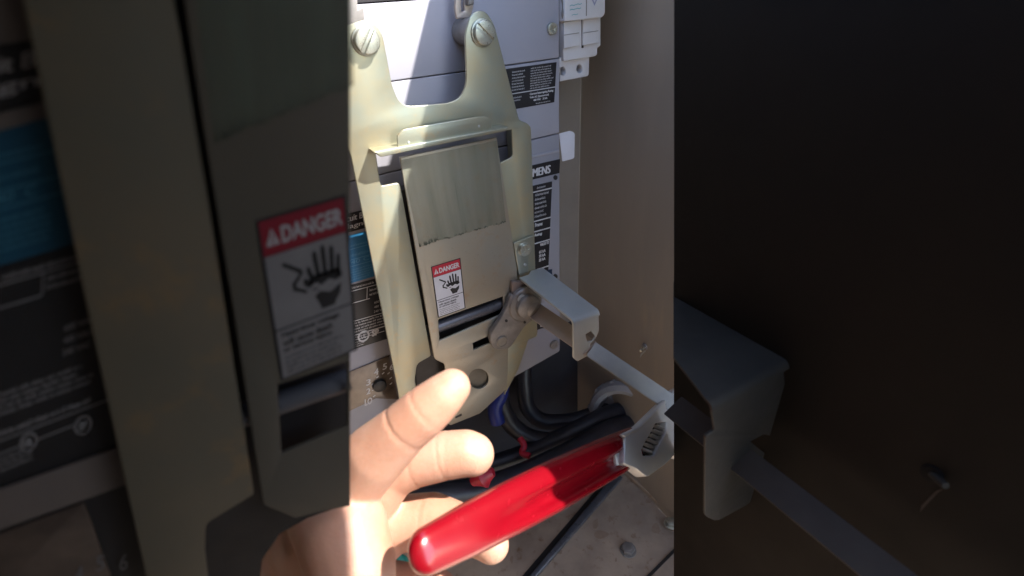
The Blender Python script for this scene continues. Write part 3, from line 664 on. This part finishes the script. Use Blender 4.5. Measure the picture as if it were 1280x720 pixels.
for k in range(6):
    x, y = 806 + 22 * (k + .5) / 6, 566 - 34 * (k + .5) / 6
    slab('screw_thread', [[(x - 4, y - 4.5, .6), (x + 8.5, y + 1.0, .6), (x + 7.5, y + 3.4, .6), (x - 5, y - 2.0, .6)]], Plane(HP.w(0, 0, .0022), axd, sdr, vnr), .0034, CHROME, wm, .0003)
slab('worm_recess', [[(796, 566), (820, 520), (840, 522), (822, 578), (798, 576)]], Plane(HP.w(0, 0, -.0053), axd, sdr, vnr), .001, DARK, wr, 0)
slab('hang_edge', [[(778, 543), (798, 533), (827, 504), (846, 484), (848, 488), (829, 510), (800, 538), (782, 547)]], Plane(HP.w(0, 0, .0041), axd, sdr, vnr), .004, CHROME, wr, .0015)

# ================================================================== HAND (one continuous body)
bm = bmesh.new()
def sph(p, r):
    g_ = bmesh.ops.create_icosphere(bm, subdivisions=3, radius=r, matrix=Matrix.Translation(p))
def chain(pts, sub=9):
    Q = [(W(x, y, d), r * d / f) for x, y, d, r in pts]
    for (p, a), (q, b) in zip(Q, Q[1:]):
        for k in range(sub + 1):
            t = k / sub; sph(p.lerp(q, t), a + (b - a) * t)
chain([(385, 655, .262, 46), (430, 610, .250, 44), (470, 568, .237, 40), (505, 536, .230, 33.5), (530, 515, .228, 32.5), (552, 496, .228, 28), (565, 484, .229, 23.5)])
chain([(430, 660, .275, 40), (492, 590, .272, 31), (520, 577, .270, 31), (556, 569, .268, 30), (582, 566, .267, 28.5), (591, 568, .267, 27)])
chain([(430, 700, .285, 44), (492, 655, .284, 34), (540, 650, .282, 33), (580, 661, .276, 28), (606, 674, .270, 24), (614, 681, .268, 22.5)])
chain([(430, 740, .290, 42), (500, 735, .290, 30), (545, 742, .285, 28), (570, 758, .28, 25)])
chain([(405, 620, .250, 50), (428, 665, .238, 56), (440, 710, .232, 54), (450, 770, .232, 46), (470, 820, .235, 40), (495, 850, .238, 34)])
chain([(400, 660, .262, 62), (420, 710, .265, 66), (410, 770, .27, 66)])
chain([(395, 690, .270, 62), (348, 724, .275, 68), (300, 772, .280, 76), (240, 860, .285, 80), (180, 1010, .29, 80)], 14)
me = bpy.data.meshes.new('person'); bm.to_mesh(me); bm.free()
SKIN = mat('skin', (.44, .230, .155), (.49, .285, .205), .5, 0, 30, .55, 700, sss=.35, rvar=.06)
hd = add('person', me, SKIN)
rm = hd.modifiers.new('r', 'REMESH'); rm.mode = 'VOXEL'; rm.voxel_size = .0011
sm = hd.modifiers.new('s', 'SMOOTH'); sm.iterations = 9; sm.factor = .6
me2 = bpy.data.meshes.new_from_object(hd.evaluated_get(bpy.context.evaluated_depsgraph_get()))
hd.modifiers.clear(); hd.data = me2
# finger creases: shallow grooves round the joints
cre = []
for pa, pb, off, dep in (((505, 536, .230), (552, 496, .228), (.62, .67, .05, .0, -.06), (.8, .5, 1, .7, .4)), ((520, 577, .270), (591, 568, .267), (.52, .58, .02, -.05), (.9, .5, 1, .6)), ((492, 655, .284), (580, 661, .276), (.5, .56), (.8, .5))):
    A1, B1 = W(*pa), W(*pb); dd = (B1 - A1).normalized()
    for o_, w_ in zip(off, dep): cre.append((A1.lerp(B1, o_), (dd + Vector((0, 0, .12 * math.sin(o_ * 40)))).normalized(), .0009 * w_))
for pa, pb in (((450, 600, .225), (505, 560, .225)), ((440, 650, .22), (500, 610, .235))):
    A1, B1 = W(*pa), W(*pb); cre.append((A1.lerp(B1, .5), (fwd.cross(B1 - A1)).normalized(), .0007))
for v in me2.vertices:
    for c, d, s in cre:
        q = v.co - c; a = q.dot(d)
        if q.length < .018 and abs(a) < .003:
            rad = q - d * a; wob = .35 * mn.noise(v.co * 400); v.co -= rad.normalized() * s * .28 * math.exp(-((a / .0009 + wob * 2) ** 2))
    v.co += v.co.normalized() * 0
for p in me2.polygons: p.use_smooth = True
me2.materials.clear(); me2.materials.append(SKIN)
tag(hd, 'bare hand reaching in from the lower left, index finger pointing at the zinc plate', 'person')

# ================================================================== NEAR LEFT UNIT (added enlarged copy, shade put into its dark colours)
YL = -.196
ln = thing('left_mechanism', 'big mechanism plate at far left, coloured dark for shade, carrying a large DANGER label', 'switch mechanism')
PL = PY(YL)
slab('leg_plate', [[(-160, -420), (115, -420), (216, -5), (226, 45), (262, 260), (318, 618, 4), (257, 655, 8), (256, 690), (268, 780), (200, 790), (182, 720), (103, 360), (28, 0)]], PY(YL + .002), .0016, PLATE_DIM, ln, .0005)
lsl = slab('slide_plate', [[(150, -400), (438, -300), (438, 633), (396, 641), (370, 648), (329, 631, 4), (290, 380), (262, 210), (240, 70), (230, 0)], [(347, 481, 2), (434, 452, 2), (434, 532, 2), (352, 567, 2)]], PL, .0016, SLIDE_DIM, ln, .0005)
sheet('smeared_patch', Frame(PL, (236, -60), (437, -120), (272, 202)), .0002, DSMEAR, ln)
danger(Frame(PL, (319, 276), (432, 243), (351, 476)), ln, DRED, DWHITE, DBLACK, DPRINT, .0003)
tube('window_roller', [onY(300, 520, YL + .007), onY(436, 474, YL + .007)], .0042, mat('shade_dimmed_roller', (.022, .024, .030), None, .6, 0, spec=.2), ln)
lb = thing('left_breaker', 'breaker body with a blue label, coloured dark for shade, behind the far left plate', 'circuit breaker')
YLb = YL + .013; PB = PY(YLb)
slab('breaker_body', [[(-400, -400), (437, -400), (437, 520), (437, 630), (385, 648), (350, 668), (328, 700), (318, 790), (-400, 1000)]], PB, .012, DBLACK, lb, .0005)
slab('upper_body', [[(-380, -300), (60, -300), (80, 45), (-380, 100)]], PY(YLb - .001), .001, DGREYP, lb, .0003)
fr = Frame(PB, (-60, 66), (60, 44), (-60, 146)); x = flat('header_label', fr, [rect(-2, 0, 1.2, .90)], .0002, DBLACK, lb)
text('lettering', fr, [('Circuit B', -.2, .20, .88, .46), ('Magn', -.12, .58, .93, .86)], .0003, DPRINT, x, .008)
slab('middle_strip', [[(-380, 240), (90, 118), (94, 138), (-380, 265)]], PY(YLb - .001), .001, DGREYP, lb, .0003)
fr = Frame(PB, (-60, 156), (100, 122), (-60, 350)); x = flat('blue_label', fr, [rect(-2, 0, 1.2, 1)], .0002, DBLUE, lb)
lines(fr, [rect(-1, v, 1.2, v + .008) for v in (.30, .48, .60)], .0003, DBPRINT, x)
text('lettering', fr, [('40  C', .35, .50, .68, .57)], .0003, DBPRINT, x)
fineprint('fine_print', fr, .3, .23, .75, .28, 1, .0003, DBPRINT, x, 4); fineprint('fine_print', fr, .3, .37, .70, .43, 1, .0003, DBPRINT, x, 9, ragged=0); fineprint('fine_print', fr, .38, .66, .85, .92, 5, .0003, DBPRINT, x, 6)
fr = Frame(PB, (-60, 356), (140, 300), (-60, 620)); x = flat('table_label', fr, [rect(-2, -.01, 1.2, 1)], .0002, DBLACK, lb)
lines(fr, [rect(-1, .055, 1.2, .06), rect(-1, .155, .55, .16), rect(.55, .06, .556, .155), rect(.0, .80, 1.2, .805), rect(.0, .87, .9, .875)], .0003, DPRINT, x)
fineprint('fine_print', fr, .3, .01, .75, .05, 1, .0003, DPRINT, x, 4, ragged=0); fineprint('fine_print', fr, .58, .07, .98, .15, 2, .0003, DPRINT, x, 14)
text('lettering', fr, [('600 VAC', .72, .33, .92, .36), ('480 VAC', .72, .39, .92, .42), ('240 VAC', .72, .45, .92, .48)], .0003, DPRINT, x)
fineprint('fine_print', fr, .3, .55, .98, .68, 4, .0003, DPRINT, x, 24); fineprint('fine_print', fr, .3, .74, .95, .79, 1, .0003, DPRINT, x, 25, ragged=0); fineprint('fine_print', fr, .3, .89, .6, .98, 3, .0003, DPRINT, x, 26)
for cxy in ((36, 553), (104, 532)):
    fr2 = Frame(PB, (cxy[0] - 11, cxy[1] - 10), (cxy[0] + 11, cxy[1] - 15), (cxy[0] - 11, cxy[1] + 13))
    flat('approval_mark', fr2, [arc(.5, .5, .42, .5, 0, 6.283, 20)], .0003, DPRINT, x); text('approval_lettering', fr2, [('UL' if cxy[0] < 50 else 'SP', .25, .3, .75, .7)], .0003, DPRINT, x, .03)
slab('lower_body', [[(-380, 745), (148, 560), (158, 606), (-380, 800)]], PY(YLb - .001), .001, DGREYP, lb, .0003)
dl = slab('dial_cover', [[(-60, 690), (105, 628, 5), (160, 780), (-60, 800)]], PY(YLb - .0008), .0008, mat('shade_dimmed_dial_cover', (.014, .010, .009), (.040, .030, .024), .5, 0, 30, spec=.15), lb, .0003)
fr = Frame(PY(YLb - .0008), (80, 690), (170, 670), (80, 740)); text('lettering', fr, [('4', .16, .42, .26, .80), ('5', .44, .28, .56, .66), ('6', .78, .38, .90, .80)], .0003, mat('shade_dimmed_print', (.05, .05, .054), None, .7, rvar=0, spec=.1), dl, .002)

# ================================================================== NEAR RIGHT PANEL, BRACKET AND BAR (added enlarged copies, shade put into their dark colours)
XR = .04
PR = PXm(XR)
rp = thing('added_right_door', 'added inner door filling the right side of the view, coloured near black for shade', 'door')  # added door, its near-black colour carries the shade
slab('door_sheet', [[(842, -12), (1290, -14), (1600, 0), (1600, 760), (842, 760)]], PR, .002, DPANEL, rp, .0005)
YR = -.236; PRf = PY(YR)
rb = thing('right_bracket', 'big steel bracket on the added door, coloured dark for shade, holding a flat bar', 'bracket')
top = onY(940, 487, YR)
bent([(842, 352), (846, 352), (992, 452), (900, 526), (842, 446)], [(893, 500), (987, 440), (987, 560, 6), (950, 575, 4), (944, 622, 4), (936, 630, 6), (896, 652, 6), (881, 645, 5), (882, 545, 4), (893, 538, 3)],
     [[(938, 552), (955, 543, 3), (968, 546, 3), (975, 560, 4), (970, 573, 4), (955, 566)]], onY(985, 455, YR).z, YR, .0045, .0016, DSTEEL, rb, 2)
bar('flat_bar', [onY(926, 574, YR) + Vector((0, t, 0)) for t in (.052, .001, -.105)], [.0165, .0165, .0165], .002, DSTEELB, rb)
ws_ = thing('door_stud', 'short threaded stub, coloured dark for shade, on the added door at far right', 'stud')
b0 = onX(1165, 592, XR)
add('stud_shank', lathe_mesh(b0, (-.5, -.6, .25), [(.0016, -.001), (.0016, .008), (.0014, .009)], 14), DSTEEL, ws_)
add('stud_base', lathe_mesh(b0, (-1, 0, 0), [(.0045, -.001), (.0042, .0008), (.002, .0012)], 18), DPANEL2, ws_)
tag(slab('door_scratch', [[(1150, 640), (1152, 632), (1170, 614), (1180, 611), (1172, 616), (1155, 634)]], PXm(XR - .0003), .0003, DSTEELT, None, 0), 'thin curved scratch, coloured dark for shade, below the stub on the added door', 'scratch')
